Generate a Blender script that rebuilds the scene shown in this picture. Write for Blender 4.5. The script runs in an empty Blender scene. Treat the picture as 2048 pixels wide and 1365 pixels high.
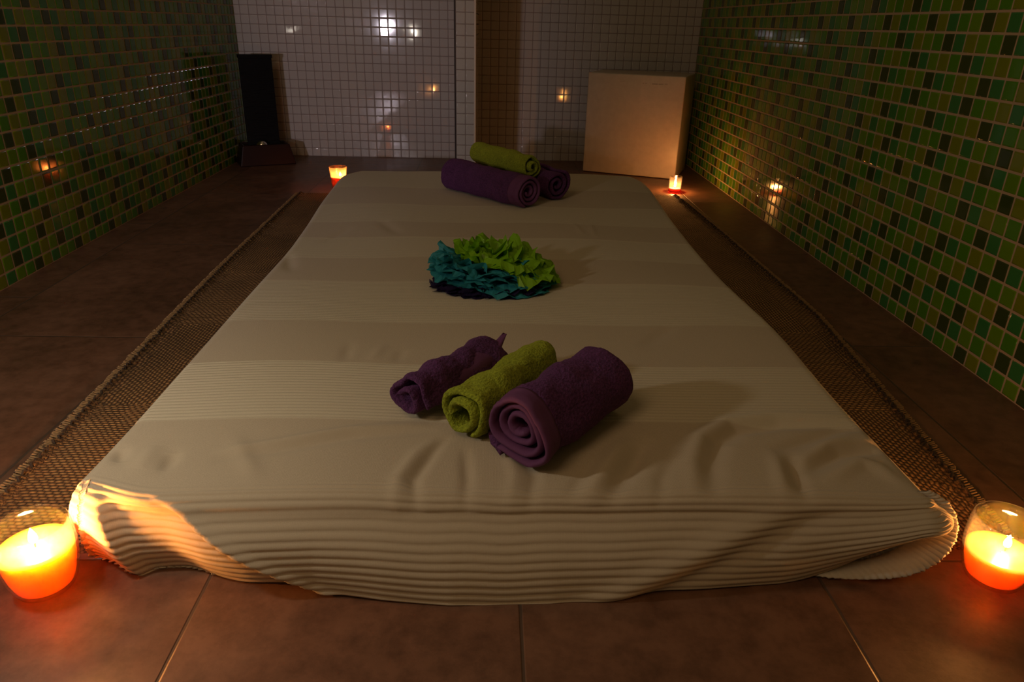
import bpy, math, random
import numpy as np
from mathutils import Vector, Matrix, noise
random.seed(7); rng = np.random.default_rng(7)
C = bpy.context.scene.collection
PI = math.pi
# ------------------------------------------------------------------ camera
P = 0.033                       # pitch of the mosaic tiles
CAM_H = 0.5196
XL, XR, YB = -0.9828, 0.8165, 3.05
pitch, yaw, roll, F = 0.414778, 0.036901, 0.026789, 1442.26
cp, sp, cy_, sy_, cr, sr = math.cos(pitch), math.sin(pitch), math.cos(yaw), math.sin(yaw), math.cos(roll), math.sin(roll)
Ry = np.array([[cy_, -sy_, 0], [sy_, cy_, 0], [0, 0, 1]])
Rm = np.array([[1, 0, 0], [0, -sp, -cp], [0, cp, -sp]])
Rr = np.array([[cr, -sr, 0], [sr, cr, 0], [0, 0, 1]])
MR = Rr @ Rm @ Ry
cam_data = bpy.data.cameras.new('camera'); cam = bpy.data.objects.new('camera', cam_data); C.objects.link(cam)
cam_data.sensor_width = 36; cam_data.lens = F / 2048 * 36; cam_data.clip_start = 0.01
mw = Matrix.Identity(4)
for i in range(3):
    mw[i][0] = MR[0][i]; mw[i][1] = -MR[1][i]; mw[i][2] = -MR[2][i]
mw[2][3] = CAM_H
cam.matrix_world = mw
bpy.context.scene.camera = cam
# ------------------------------------------------------------------ exposure, world, lights
vs = bpy.context.scene.view_settings
vs.view_transform = 'Standard'; vs.look = 'None'; vs.gamma = 1; vs.use_curve_mapping = False; vs.exposure = 0.35
W = bpy.data.worlds.new('world'); bpy.context.scene.world = W; W.use_nodes = True
wt = W.node_tree; wt.nodes.clear()
wo = wt.nodes.new('ShaderNodeOutputWorld'); wb = wt.nodes.new('ShaderNodeBackground')
wc = wt.nodes.new('ShaderNodeTexCoord'); wsx = wt.nodes.new('ShaderNodeSeparateXYZ'); wr = wt.nodes.new('ShaderNodeValToRGB')
wt.links.new(wc.outputs['Generated'], wsx.inputs[0]); wt.links.new(wsx.outputs['Z'], wr.inputs[0])
wr.color_ramp.elements[0].position = 0.05; wr.color_ramp.elements[0].color = (0.035, 0.021, 0.011, 1)
wr.color_ramp.elements[1].position = 0.75; wr.color_ramp.elements[1].color = (0.21, 0.135, 0.068, 1)
wt.links.new(wr.outputs[0], wb.inputs[0]); wb.inputs[1].default_value = 0.36
wt.links.new(wb.outputs[0], wo.inputs[0])

def point_light(name, loc, power, color, radius, parent=None):
    l = bpy.data.lights.new(name, 'POINT'); l.energy = power; l.color = color; l.shadow_soft_size = radius
    o = bpy.data.objects.new(name, l); C.objects.link(o); o.location = loc
    if parent: o.parent = parent
    return o
def spot_light(name, loc, aim, power, color, radius, angle, blend):
    l = bpy.data.lights.new(name, 'SPOT'); l.energy = power; l.color = color; l.shadow_soft_size = radius
    l.spot_size = angle; l.spot_blend = blend
    o = bpy.data.objects.new(name, l); C.objects.link(o); o.location = loc
    d = Vector(aim) - Vector(loc); o.rotation_euler = d.to_track_quat('-Z', 'Y').to_euler()
    return o
point_light('side_lamp_light', (-0.56, 0.55, 0.45), 2.5, (1.0, 0.90, 0.74), 0.022)
spot_light('doorway_light', (-0.955, -1.1, 0.46), (-0.80, 3.0, 0.27), 52, (0.95, 0.84, 0.96), 0.045, math.radians(38), 1.0)
al_ = bpy.data.lights.new('left_fill_light', 'AREA'); al_.shape = 'DISK'; al_.size = .9; al_.energy = 3.9; al_.color = (1.0, .66, .36)  # added soft warm fill from the upper left; no actual lamp hangs there
ao_ = bpy.data.objects.new('left_fill_light', al_); C.objects.link(ao_); ao_.location = (-.75, -.3, 1.7)
ao_.rotation_euler = (Vector((.05, 1.3, 0)) - ao_.location).to_track_quat('-Z', 'Y').to_euler()

# ------------------------------------------------------------------ materials
def mat(name, color=(.5, .5, .5), rough=.6, **kw):
    m = bpy.data.materials.new(name); m.use_nodes = True
    b = m.node_tree.nodes['Principled BSDF']
    b.inputs['Base Color'].default_value = (*color, 1); b.inputs['Roughness'].default_value = rough
    for k, v in kw.items(): b.inputs[k].default_value = v
    return m
def nn(m, t, **kw):
    n = m.node_tree.nodes.new(t)
    for k, v in kw.items(): setattr(n, k, v)
    return n
def lk(m, a, b): m.node_tree.links.new(a, b)
def bsdf(m): return m.node_tree.nodes['Principled BSDF']
def math_n(m, op, a, b=None, c=None):
    n = nn(m, 'ShaderNodeMath', operation=op)
    for i, v in enumerate((a, b, c)):
        if v is None: continue
        if hasattr(v, 'is_linked') or hasattr(v, 'links'): lk(m, v, n.inputs[i])
        else: n.inputs[i].default_value = v
    return n.outputs[0]
def noise_n(m, scale, detail=4, vec=None, rough=.55):
    n = nn(m, 'ShaderNodeTexNoise'); n.inputs['Scale'].default_value = scale; n.inputs['Detail'].default_value = detail; n.inputs['Roughness'].default_value = rough
    if vec is not None: lk(m, vec, n.inputs['Vector'])
    return n.outputs['Fac']
def ramp_n(m, fac, stops):
    n = nn(m, 'ShaderNodeValToRGB'); r = n.color_ramp
    while len(r.elements) < len(stops): r.elements.new(.5)
    for e, (p, c) in zip(r.elements, stops): e.position = p; e.color = (*c, 1)
    lk(m, fac, n.inputs[0]); return n.outputs[0]
def bump_n(m, h, strength=.5, dist=.001, prev=None):
    n = nn(m, 'ShaderNodeBump'); n.inputs['Strength'].default_value = strength; n.inputs['Distance'].default_value = dist
    lk(m, h, n.inputs['Height'])
    if prev is not None: lk(m, prev, n.inputs['Normal'])
    return n.outputs[0]
def mixc(m, fac, a, b, mode='MIX'):
    n = nn(m, 'ShaderNodeMix', data_type='RGBA', blend_type=mode)
    if hasattr(fac, 'links'): lk(m, fac, n.inputs[0])
    else: n.inputs[0].default_value = fac
    for i, v in ((6, a), (7, b)):
        if hasattr(v, 'links'): lk(m, v, n.inputs[i])
        else: n.inputs[i].default_value = (*v, 1)
    return n.outputs[2]
def objco(m): return nn(m, 'ShaderNodeTexCoord').outputs['Object']

GROUT_G = mat('beige_grout', (.42, .30, .20), .8)
def tile_mat(name, col):
    m = mat(name, tuple(c * 1.3 for c in col), .07); m.node_tree.nodes['Principled BSDF'].inputs['Specular IOR Level'].default_value = .5
    return m
GREEN = [tile_mat('tile_dark_green', (.028, .046, .008)), tile_mat('tile_olive', (.125, .155, .004)),
         tile_mat('tile_teal_green', (.026, .130, .030)), tile_mat('tile_leaf_green', (.050, .165, .005)),
         tile_mat('tile_lime_green', (.085, .180, .004))]
GROUT_W = mat('grey_grout', (.22, .17, .15), .8)
WHITE = tile_mat('tile_white', (.34, .31, .29)); bsdf(WHITE).inputs['Roughness'].default_value = .05

# ------------------------------------------------------------------ mesh helpers
def make(name, verts, faces, mats, parent=None, mi=None, smooth=True, kind=None, uv=None, loc=None):
    me = bpy.data.meshes.new(name)
    me.from_pydata([tuple(map(float, v)) for v in verts], [], [tuple(map(int, f)) for f in faces])
    if not isinstance(mats, (list, tuple)): mats = [mats]
    for m in mats: me.materials.append(m)
    if mi is not None: me.polygons.foreach_set('material_index', np.asarray(mi, dtype=np.int32))
    me.polygons.foreach_set('use_smooth', np.full(len(me.polygons), smooth))
    if uv is not None:
        l = me.uv_layers.new(name='UVMap'); vi = np.empty(len(me.loops), dtype=np.int32); me.loops.foreach_get('vertex_index', vi)
        l.data.foreach_set('uv', np.asarray(uv, dtype=np.float32)[vi].ravel())
    me.update()
    o = bpy.data.objects.new(name, me); C.objects.link(o)
    if parent: o.parent = parent
    if kind: o['kind'] = kind
    if loc: o.location = loc
    return o
def tag(o, label, cat, group=None):
    o['label'] = label; o['category'] = cat
    if group: o['group'] = group
    return o
def thing(name, label, cat, loc=(0, 0, 0), rz=0, group=None):
    o = bpy.data.objects.new(name, None); C.objects.link(o); o.location = loc; o.rotation_euler = (0, 0, rz); o.empty_display_size = .05
    return tag(o, label, cat, group)
def grid_faces(n, m, closed_m=False, base=0, flip=False):
    out = []
    for i in range(n - 1):
        for j in range(m if closed_m else m - 1):
            a = base + i * m + j; b = base + i * m + (j + 1) % m; c = a - j + (j + 1) % m + m; d = a + m
            c = base + (i + 1) * m + (j + 1) % m; d = base + (i + 1) * m + j
            out.append((a, d, c, b) if flip else (a, b, c, d))
    return out
def box_vf(x0, x1, y0, y1, z0, z1):
    v = [(x, y, z) for x in (x0, x1) for y in (y0, y1) for z in (z0, z1)]
    f = [(0, 1, 3, 2), (4, 6, 7, 5), (0, 4, 5, 1), (2, 3, 7, 6), (0, 2, 6, 4), (1, 5, 7, 3)]
    return v, f
def bevel(o, w, seg=2):
    m = o.modifiers.new('bevel', 'BEVEL'); m.width = w; m.segments = seg; m.limit_method = 'ANGLE'; return o
def lathe(profile, seg=64):
    v = []; n = len(profile)
    for r, z in profile:
        for k in range(seg):
            a = 2 * PI * k / seg; v.append((r * math.cos(a), r * math.sin(a), z))
    return v, grid_faces(n, seg, True)
def fnoise(p, s, seed=0.0):
    return noise.noise(Vector((p[0] * s + seed, p[1] * s + seed * 1.7, p[2] * s - seed)))

# ------------------------------------------------------------------ mosaic walls
def mosaic(name, origin, du, n, us, zs, gap, colour_fn, mats, slab, jitter=.0022):
    """tiles on the plane origin + u*du + z ; n = outward normal; slab = thickness behind"""
    V = []; Fc = []; MI = []
    o = np.array(origin, float); du = np.array(du, float); n = np.array(n, float); up = np.array([0, 0, 1.])
    bw = .0024; h = .0010; SMF = []
    flip = np.dot(np.cross(du, up), n) < 0
    for (u0, u1, ci) in us:
        for (z0, z1, ri) in zs:
            a, b, c, d = u0 + gap / 2, u1 - gap / 2, z0 + gap / 2, z1 - gap / 2
            c = max(c, 0.0005)
            if b - a < .004 or d - c < .004: continue
            t1, t2 = rng.normal(0, jitter, 2)
            base = len(V)
            rings = [(0, -.0004), (bw * .25, h * .72), (bw, h)]
            for (ins, hh) in rings:
                for (uu, zz) in ((a + ins, c + ins), (b - ins, c + ins), (b - ins, d - ins), (a + ins, d - ins)):
                    hx = hh + (t1 * (uu - (a + b) / 2) + t2 * (zz - (c + d) / 2) if hh > 0 else 0)
                    V.append(o + du * uu + up * zz + n * hx)
            fl = []
            for r_ in range(2):
                for k in range(4):
                    A = base + r_ * 4 + k; B = base + r_ * 4 + (k + 1) % 4
                    fl.append((A, B, B + 4, A + 4))
            fl.append(tuple(base + 8 + k for k in range(4)))
            if flip: fl = [tuple(reversed(f)) for f in fl]
            Fc += fl; MI += [1 + colour_fn(ci, ri)] * 9; SMF += [True] * 8 + [False]
    # slab behind
    u0, u1 = us[0][0], us[-1][1]; z0, z1 = 0, zs[0][1]
    umin = min(u[0] for u in us); umax = max(u[1] for u in us); zmax = max(z[1] for z in zs)
    base = len(V)
    for uu in (umin, umax):
        for zz in (0, zmax):
            for hh in (0, -slab): V.append(o + du * uu + up * zz + n * hh)
    f = [(0, 1, 3, 2), (4, 6, 7, 5), (0, 4, 5, 1), (2, 3, 7, 6), (0, 2, 6, 4), (1, 5, 7, 3)]
    Fc += [tuple(base + i for i in q) for q in f]; MI += [0] * 6
    ob = make(name, V, Fc, mats, mi=MI, smooth=False, kind='structure')
    ob.data.polygons.foreach_set('use_smooth', np.array(SMF + [False] * 6)); ob.data.update()
    return ob
ORD = [(1, 2, 3, 4), (2, 1, 4, 3), (2, 4, 1, 3), (2, 3, 1, 4), (3, 4, 1, 2), (2, 3, 4, 1), (1, 2, 4, 3), (2, 4, 3, 1)]
SEQ_R = [0, 2, 4, 1, 0, 2, 4, 3]; SEQ_L = [3, 0, 4, 1, 3, 2, 4, 1]
def green_r(ci, ri):
    k = (ci - SEQ_R[ri % 8]) % 5
    return 0 if k == 0 else ORD[ri % 8][k - 1]
def green_l(ci, ri):
    k = (ci - SEQ_L[ri % 8]) % 5
    return 0 if k == 0 else ORD[(ri * 3 + 1) % 8][k - 1]
ZTOP = 52
def rows(phase):          # boundary j sits at (phase - j) * P
    out = []
    for j in range(int(phase) + 1, int(phase) - ZTOP, -1):
        z1, z0 = (phase - j) * P, (phase - j - 1) * P
        if z1 <= 0: continue
        out.append((max(z0, 0), z1, j))
    return out
Y0, WT = -0.15, .09
cols_r = []
for n_ in range(0, 120):     # cell n: Y in [(49.145-n-1)P,(49.145-n)P]
    for s_ in (n_ - 50,):
        a, b = (49.145 - s_ - 1) * P, (49.145 - s_) * P
        a, b = max(a, Y0), min(b, YB)
        if b - a > .004: cols_r.append((a, b, s_))
mosaic('wall_right', (XR, 0, 0), (0, 1, 0), (-1, 0, 0), cols_r, rows(16.88), .0036, green_r, [GROUT_G] + GREEN, WT)
cols_l = []
for k in range(-60, 60):
    a, b = (50.1575 + k) * P, (51.1575 + k) * P
    a, b = max(a, Y0), min(b, YB)
    if b - a > .004: cols_l.append((a, b, k))
mosaic('wall_left', (XL, 0, 0), (0, 1, 0), (1, 0, 0), cols_l, rows(15.87), .0036, green_l, [GROUT_G] + GREEN, WT)
cols_b = [(max(XL, XL + (k - .3) * P), min(XR, XL + (k + .7) * P), k) for k in range(0, 56) if XL + (k - .3) * P < XR - .004]
mosaic('wall_back', (0, YB, 0), (1, 0, 0), (0, -1, 0), cols_b, rows(15.97), .0019, lambda c, r: 0, [GROUT_W, WHITE], WT, jitter=.0022)
# partition pier between the two niches: tiled front, tiled sides, rounded trim on its edge
PX0, PX1, PY0 = -.1115, -.0490, 2.42
pv = mosaic('wall_partition', (0, PY0, 0), (1, 0, 0), (0, -1, 0), [(PX0 + .002, PX0 + .0315, 0), (PX0 + .0315, PX1 - .001, 1)], rows(15.6), .0019, lambda c, r: 0, [GROUT_W, WHITE], .004, jitter=.002)
v, f = box_vf(PX0, PX1, PY0 + .0005, YB - .001, 0, 1.68)
pb = make('pier_body', v, f, GROUT_W, parent=pv, smooth=False)
sc = [(PY0 + .004 + k * P, min(PY0 + .004 + (k + 1) * P, YB - .002), k) for k in range(19)]
for (xx, nx) in ((PX0, -1), (PX1, 1)):
    so = mosaic('side_tiling', (xx, 0, 0), (0, 1, 0), (nx, 0, 0), sc, rows(15.6), .0019, lambda c, r: 0, [GROUT_W, WHITE], .001)
    so.parent = pv; del so['kind']
TRIM = mat('cream_edge_trim', (.60, .48, .38), .3)
v, f = lathe([(.0035, 0), (.0035, 1.68)], 16)
o = make('trim_shade_strip', v, f, TRIM, parent=pv); o.location = (PX1 - .001, PY0 + .0005, 0)
v, f = lathe([(.0025, 0), (.0025, 1.68)], 12)
o = make('trim_shade_strip', v, f, mat('edge_shade', (.03, .02, .02), .6), parent=pv); o.location = (PX0 - .001, PY0 + .001, 0)  # dark strip standing in for the shadow line along the pier's left edge

# ------------------------------------------------------------------ floor
FM = mat('brown_stone_tile', (.1, .06, .04), .38)
co = objco(FM); sx = nn(FM, 'ShaderNodeSeparateXYZ'); lk(FM, co, sx.inputs[0])
X_, Y_ = sx.outputs[0], sx.outputs[1]
GXP, GYP = .3122, .572
xs = math_n(FM, 'DIVIDE', math_n(FM, 'SUBTRACT', X_, .035 - 8 * GXP), GXP)
fx = math_n(FM, 'FRACT', xs); ix = math_n(FM, 'FLOOR', xs)
leftcol = math_n(FM, 'LESS_THAN', X_, -.9014)
ys = math_n(FM, 'DIVIDE', math_n(FM, 'SUBTRACT', math_n(FM, 'SUBTRACT', Y_, math_n(FM, 'MULTIPLY', leftcol, .19)), .604 - 6 * GYP), GYP)
fy = math_n(FM, 'FRACT', ys); iy = math_n(FM, 'FLOOR', ys)
def edge(fr, pitch): 
    d = math_n(FM, 'MINIMUM', fr, math_n(FM, 'SUBTRACT', 1.0, fr)); return math_n(FM, 'MULTIPLY', d, pitch)
dm = math_n(FM, 'MINIMUM', edge(fx, GXP), edge(fy, GYP))
mr = nn(FM, 'ShaderNodeMapRange', interpolation_type='SMOOTHSTEP'); lk(FM, dm, mr.inputs[0]); mr.inputs[1].default_value = .0008; mr.inputs[2].default_value = .0024
grt = mr.outputs[0]
wn = nn(FM, 'ShaderNodeTexWhiteNoise', noise_dimensions='2D'); cb = nn(FM, 'ShaderNodeCombineXYZ'); lk(FM, ix, cb.inputs[0]); lk(FM, iy, cb.inputs[1]); lk(FM, cb.outputs[0], wn.inputs['Vector'])
off = nn(FM, 'ShaderNodeVectorMath', operation='MULTIPLY_ADD'); lk(FM, wn.outputs['Color'], off.inputs[0]); off.inputs[1].default_value = (3, 3, 3); lk(FM, co, off.inputs[2])
n1 = noise_n(FM, 5.5, 8, off.outputs[0], .62); n2 = noise_n(FM, 38, 6, off.outputs[0], .7)
c1 = ramp_n(FM, n1, [(.32, (.085, .043, .028)), (.5, (.155, .080, .052)), (.68, (.235, .135, .090))])
c2 = mixc(FM, .45, c1, ramp_n(FM, n2, [(.3, (.05, .03, .02)), (.6, (.22, .13, .09))]), 'MIX')
c2 = mixc(FM, 1.0, c2, (.92, .80, .72), 'MULTIPLY'); cfin = mixc(FM, grt, (.085, .055, .04), c2)
lk(FM, cfin, bsdf(FM).inputs['Base Color'])
lk(FM, math_n(FM, 'MULTIPLY_ADD', n1, .35, .22), bsdf(FM).inputs['Roughness'])
bsdf(FM).inputs['Specular IOR Level'].default_value = .45
hsum = math_n(FM, 'ADD', math_n(FM, 'MULTIPLY', grt, 1.0), math_n(FM, 'MULTIPLY', n2, .35))
lk(FM, bump_n(FM, hsum, .55, .0016), bsdf(FM).inputs['Normal'])
v, f = box_vf(XL - WT, XR + WT, -2.2, YB + WT, -.08, 0)
make('floor', v, f, FM, smooth=False, kind='structure')

# ------------------------------------------------------------------ rug
RM = mat('woven_jute', (.3, .18, .08), .9)
co = objco(RM); sx = nn(RM, 'ShaderNodeSeparateXYZ'); lk(RM, co, sx.inputs[0])
X_, Y_ = sx.outputs[0], sx.outputs[1]
sq = .30
chk = math_n(RM, 'MODULO', math_n(RM, 'ADD', math_n(RM, 'FLOOR', math_n(RM, 'DIVIDE', math_n(RM, 'ADD', X_, 3.0), sq)), math_n(RM, 'FLOOR', math_n(RM, 'DIVIDE', math_n(RM, 'ADD', Y_, 2.98), sq))), 2.0)
def sw(a, b):   # swap axes by square
    return math_n(RM, 'ADD', math_n(RM, 'MULTIPLY', a, chk), math_n(RM, 'MULTIPLY', b, math_n(RM, 'SUBTRACT', 1.0, chk)))
wob = math_n(RM, 'MULTIPLY', math_n(RM, 'SUBTRACT', noise_n(RM, 18, 3), .5), .010)
A_ = math_n(RM, 'ADD', sw(X_, Y_), wob); B_ = math_n(RM, 'ADD', sw(Y_, X_), wob)
cord = .0056
ra = math_n(RM, 'DIVIDE', A_, cord); row = math_n(RM, 'FLOOR', ra); ha = math_n(RM, 'PINGPONG', ra, .5)
rbv = math_n(RM, 'ADD', math_n(RM, 'DIVIDE', B_, .0095), math_n(RM, 'MULTIPLY', row, .5)); hb = math_n(RM, 'PINGPONG', rbv, .5)
hh = math_n(RM, 'MULTIPLY', math_n(RM, 'POWER', math_n(RM, 'MULTIPLY', ha, 2.0), .6), math_n(RM, 'POWER', math_n(RM, 'MULTIPLY', hb, 2.0), .5))
fib = noise_n(RM, 420, 3)
hcol = math_n(RM, 'MULTIPLY', hh, math_n(RM, 'MULTIPLY_ADD', fib, .8, .5))
rc = ramp_n(RM, hcol, [(.08, (.030, .016, .008)), (.34, (.200, .105, .040)), (.85, (.52, .33, .14))])
big = ramp_n(RM, noise_n(RM, 9, 4), [(.3, (.62, .58, .52)), (.7, (1.1, 1.05, 1.0))])
lk(RM, mixc(RM, 1.0, rc, big, 'MULTIPLY'), bsdf(RM).inputs['Base Color'])
lk(RM, bump_n(RM, hcol, 1.0, .003), bsdf(RM).inputs['Normal'])
rugL = [(.595, -.560), (.70, -.562), (1.12, -.580), (1.55, -.598), (2.325, -.611)]
rugR = [(.595, .585), (.71, .594), (1.30, .652), (1.9, .644), (2.39, .630)]
NY, NX = 420, 260
V = []
for i in range(NY):
    t = i / (NY - 1)
    for j in range(NX):
        s = j / (NX - 1)
        y0 = .612 + .010 * s; y1 = 2.325 + .07 * s
        y = y0 + (y1 - y0) * t
        xl = np.interp(y, [a for a, _ in rugL], [b for _, b in rugL]); xr = np.interp(y, [a for a, _ in rugR], [b for _, b in rugR])
        x = xl + (xr - xl) * s
        em = min(s, 1 - s) * 1.15
        if em < .006: x += (-1 if s < .5 else 1) * (.004 * fnoise((x, y, 0), 60, 3) + .003 * math.sin(y * 2 * PI / .017))
        ed = min(em, (y - y0), (y1 - y))
        z = .0075 * min(1, max(0, ed / .006)) ** .5
        if em < .03: z += .0035 * math.exp(-((em - .008) / .006) ** 2) * (1.0 + .6 * math.sin(y * 2 * PI / .017)) + .0015 * fnoise((x, y, 0), 40, 9)
        z += .0006 * fnoise((x, y, 0), 25, 1)
        V.append((x, y, max(z, .0004)))
rug = make('jute_rug', V, grid_faces(NY, NX), RM)
# loose cord loops along the two long edges
LOOP = mat('jute_cord', (.34, .20, .09), .9); LOOPD = mat('dark_jute_cord', (.055, .035, .025), .9)
def tube(path, rad, seg=7, cap=True):
    path = [Vector(p) for p in path]; n = len(path); V = []; 
    for i, p in enumerate(path):
        t = (path[min(i + 1, n - 1)] - path[max(i - 1, 0)]).normalized()
        a = Vector((0, 0, 1)) if abs(t.z) < .9 else Vector((1, 0, 0))
        e1 = t.cross(a).normalized(); e2 = t.cross(e1)
        r = rad(i / (n - 1)) if callable(rad) else rad
        for k in range(seg):
            an = 2 * PI * k / seg; V.append(p + e1 * (r * math.cos(an)) + e2 * (r * math.sin(an)))
    Fc = grid_faces(n, seg, True)
    if cap: Fc += [tuple(range(seg)), tuple((n - 1) * seg + k for k in reversed(range(seg)))]
    return V, Fc
for side, edgepts in ((-1, rugL), (1, rugR)):
    for dark in (0, 1):
        V = []; Fc = []
        y = .63
        while y < 2.31:
            x = np.interp(y, [a for a, _ in edgepts], [b for _, b in edgepts])
            amp = .009 * (.3 + 1.0 * random.random()); dy = .009
            if dark:
                x0 = x - side * .010
                pth = [(x0 + side * .003 * random.uniform(-1, 1), y - .005, .009), (x0 + side * .002, y, .0115 + .002 * random.random()), (x0 + side * .004 * random.random(), y + .006, .009)]
                rr = .0016
            else:
                pth = [(x - side * .008, y - dy * .3, .008), (x + side * amp * .3, y - dy * .2, .011), (x + side * amp * .75, y, .0062 + .002 * random.random()), (x + side * amp * .3, y + dy * .3, .0035), (x - side * .006, y + dy * .4, .003)]
                rr = .0013
            tv, tf = tube(pth, rr, 6)
            b0 = len(V); V += tv; Fc += [tuple(b0 + i for i in q) for q in tf]
            y += (.0042 if not dark else .0105) * random.uniform(.7, 1.3)
        lo = make('edge_binding', V, Fc, LOOPD if dark else LOOP, parent=rug); lo['kind'] = 'stuff'
tag(rug, 'brown woven jute rug of plaited squares with frayed edges, lying flat under the mattress', 'rug')

# ------------------------------------------------------------------ mattress and bedspread
EL = [(.55, -.418), (.60, -.417), (.70, -.413), (1.0, -.411), (1.42, -.412), (1.65, -.424), (1.87, -.439), (2.2, -.450), (2.3, -.445)]
ER = [(.55, .462), (.60, .460), (.66, .458), (.8, .450), (1.03, .459), (1.27, .447), (1.5, .449), (1.77, .454), (2.14, .477), (2.3, .470)]
def smooth_interp(y, pts):
    return sum(np.interp(y + o_, [a for a, _ in pts], [b for _, b in pts]) for o_ in (-.06, -.03, 0, .03, .06)) / 5
TOPZ = .0915
V, Fc = box_vf(-.395, .435, .625, 2.255, .009, .082)
MATC = mat('quilted_ticking', (.42, .45, .47), .8)
mo = make('mattress', V, Fc, MATC, smooth=True); bevel(mo, .02, 4)
tag(mo, 'thin pale mattress on the jute rug, hidden under the striped bedspread', 'mattress')
TR = [  # troughs / ridges in the cloth: points, depth (+ridge, -trough), width
 ([(.436,.741),(.35,.739),(.297,.725),(.265,.697),(.244,.651),(.231,.605)], -.0060, .011),
 ([(.436,.758),(.35,.757),(.285,.742),(.244,.705),(.222,.655),(.21,.605)], .0040, .010),
 ([(.456,.733),(.418,.729),(.358,.698),(.329,.682)], -.0040, .009), ([(.456,.715),(.418,.711),(.372,.685)], .0030, .009),
 ([(.469,.689),(.42,.683),(.395,.677),(.347,.642)], -.0055, .009), ([(.46,.705),(.42,.699),(.385,.69),(.335,.655)], .0035, .008),
 ([(.339,.672),(.33,.642),(.323,.598)], -.0045, .008), ([(.318,.672),(.312,.642),(.302,.598)], .0030, .008),
 ([(.36,.625),(.41,.66),(.425,.65),(.435,.62)], .0040, .010),
 ([(.178,.69),(.152,.64),(.127,.596)], -.0060, .010), ([(.152,.69),(.126,.64),(.103,.596)], .0045, .010),
 ([(.202,.66),(.183,.622),(.173,.588)], -.0022, .008),
 ([(-.281,.669),(-.227,.685),(-.155,.712),(-.077,.73)], .0032, .008), ([(-.281,.655),(-.22,.671),(-.15,.698),(-.07,.716)], -.0022, .009),
 ([(-.395,.673),(-.387,.639)], -.0045, .008), ([(-.334,.668),(-.332,.635)], -.0040, .008), ([(-.36,.68),(-.36,.63)], .0025, .01),
 ([(-.047,.698),(-.056,.677),(-.073,.62),(-.069,.586)], -.0035, .006), ([(-.062,.69),(-.075,.67),(-.09,.62),(-.088,.586)], .0025, .007),
 ([(-.023,.677),(-.019,.621),(-.02,.587)], -.0026, .006), ([(.037,.678),(.051,.63),(.044,.587)], -.0028, .007), ([(.022,.68),(.03,.63),(.025,.59)], .002, .007),
 ([(-.198,.955),(-.195,.896)], -.0018, .008), ([(-.12,.94),(-.125,.90)], -.0015, .008), ([(-.15,.95),(-.16,.90)], .0015, .008),
 ([(.232,.967),(.273,1.015),(.293,1.036)], -.0022, .012), ([(-.313,1.6),(-.347,1.496)], -.0018, .010), ([(-.402,1.402),(-.369,1.292)], -.0028, .012),
 ([(-.278,.695),(-.234,.619)], .0020, .010), ([(.111,.649),(.084,.596)], -.0016, .007), ([(.238,1.66),(.235,1.551)], .0015, .007), ([(.20,1.66),(.21,1.56)], .0013, .006), ([(-.25,1.66),(-.2,1.55)], -.002, .014)]
def stroke_disp(X, Y):
    D = np.zeros_like(X)
    for pts, dep, w in TR:
        p = np.array(pts)
        best = np.full(X.shape, 9.0); tt = np.zeros_like(X); L = 0
        seg = np.hypot(*(p[1:] - p[:-1]).T); tot = seg.sum()
        for k in range(len(p) - 1):
            ab = p[k + 1] - p[k]; t = np.clip(((X - p[k, 0]) * ab[0] + (Y - p[k, 1]) * ab[1]) / (ab @ ab), 0, 1)
            d = np.hypot(X - p[k, 0] - t * ab[0], Y - p[k, 1] - t * ab[1])
            u = (L + t * seg[k]) / tot; m_ = d < best
            best = np.where(m_, d, best); tt = np.where(m_, u, tt); L += seg[k]
        fade = np.sin(np.clip(tt, 0, 1) * PI * .92 + .12) ** .6
        D += 1.25 * dep * fade * np.exp(-(best / w) ** 2)
    return D
RIB = .0074
def ss(a, b, x):
    t = np.clip((x - a) / (b - a), 0, 1); return t * t * (3 - 2 * t)
BANDS = [(.735, .893), (1.038, 1.232), (1.375, 1.524), (1.652, 1.826), (2.026, 2.30)]
r0 = .016; DF = r0 * PI / 2 + (TOPZ - r0)
Yf, Yb = .585 + r0, 2.290 - r0
qs = np.concatenate([np.arange(Yf - DF, .93, .0011), np.arange(.93, Yb, .0045), np.linspace(Yb, Yb + DF, 24)])
al = np.linspace(-1, 1, 230); ex = np.linspace(0, DF * .96, 18)[1:]
a_core = len(al)
NQ = len(qs); NA = a_core + 2 * len(ex)
aid = np.concatenate([np.full(len(ex), -1.), al, np.full(len(ex), 1.)]); axc = np.concatenate([-ex[::-1], np.zeros(a_core), ex])
Q, A = np.meshgrid(qs, aid, indexing='ij'); _, AX = np.meshgrid(qs, axc, indexing='ij')
Yc = np.clip(Q, Yf, Yb)
xl = smooth_interp(Yc, EL) + r0; xr = smooth_interp(Yc, ER) - r0
# the far corners are rounded
rc_ = .06 * ss(2.16, 2.30, Yc) ** 2
xl = xl + rc_ * .7; xr = xr - rc_ * .35
Xc = xl + (xr - xl) * (A + 1) / 2
ey = Q - Yc
d = np.maximum(np.abs(ey), np.abs(AX)); nrm = np.hypot(ey, AX) + 1e-12
dx, dy = AX / nrm, ey / nrm
phi = np.minimum(d / r0, PI / 2)
t = np.clip((d - r0 * PI / 2) / (DF - r0 * PI / 2), 0, 1)
front = (ey < 0)
cont = np.interp(Xc, [-.42, -.342, -.28, -.236, -.167, -.10, -.034, .064, .14, .218, .30, .386, .47], [.600, .587, .573, .567, .566, .552, .543, .541, .546, .556, .566, .584, .600])
fl = np.where(front, np.maximum(.583 - cont, -.01), .003)
bul = np.where(front, .011, .003)
h = r0 * np.sin(phi) + fl * t ** 1.1 + bul * np.sin(PI * t) * (d > 0)
drop = r0 * (1 - np.cos(phi)) + np.maximum(d - r0 * PI / 2, 0)
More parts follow.
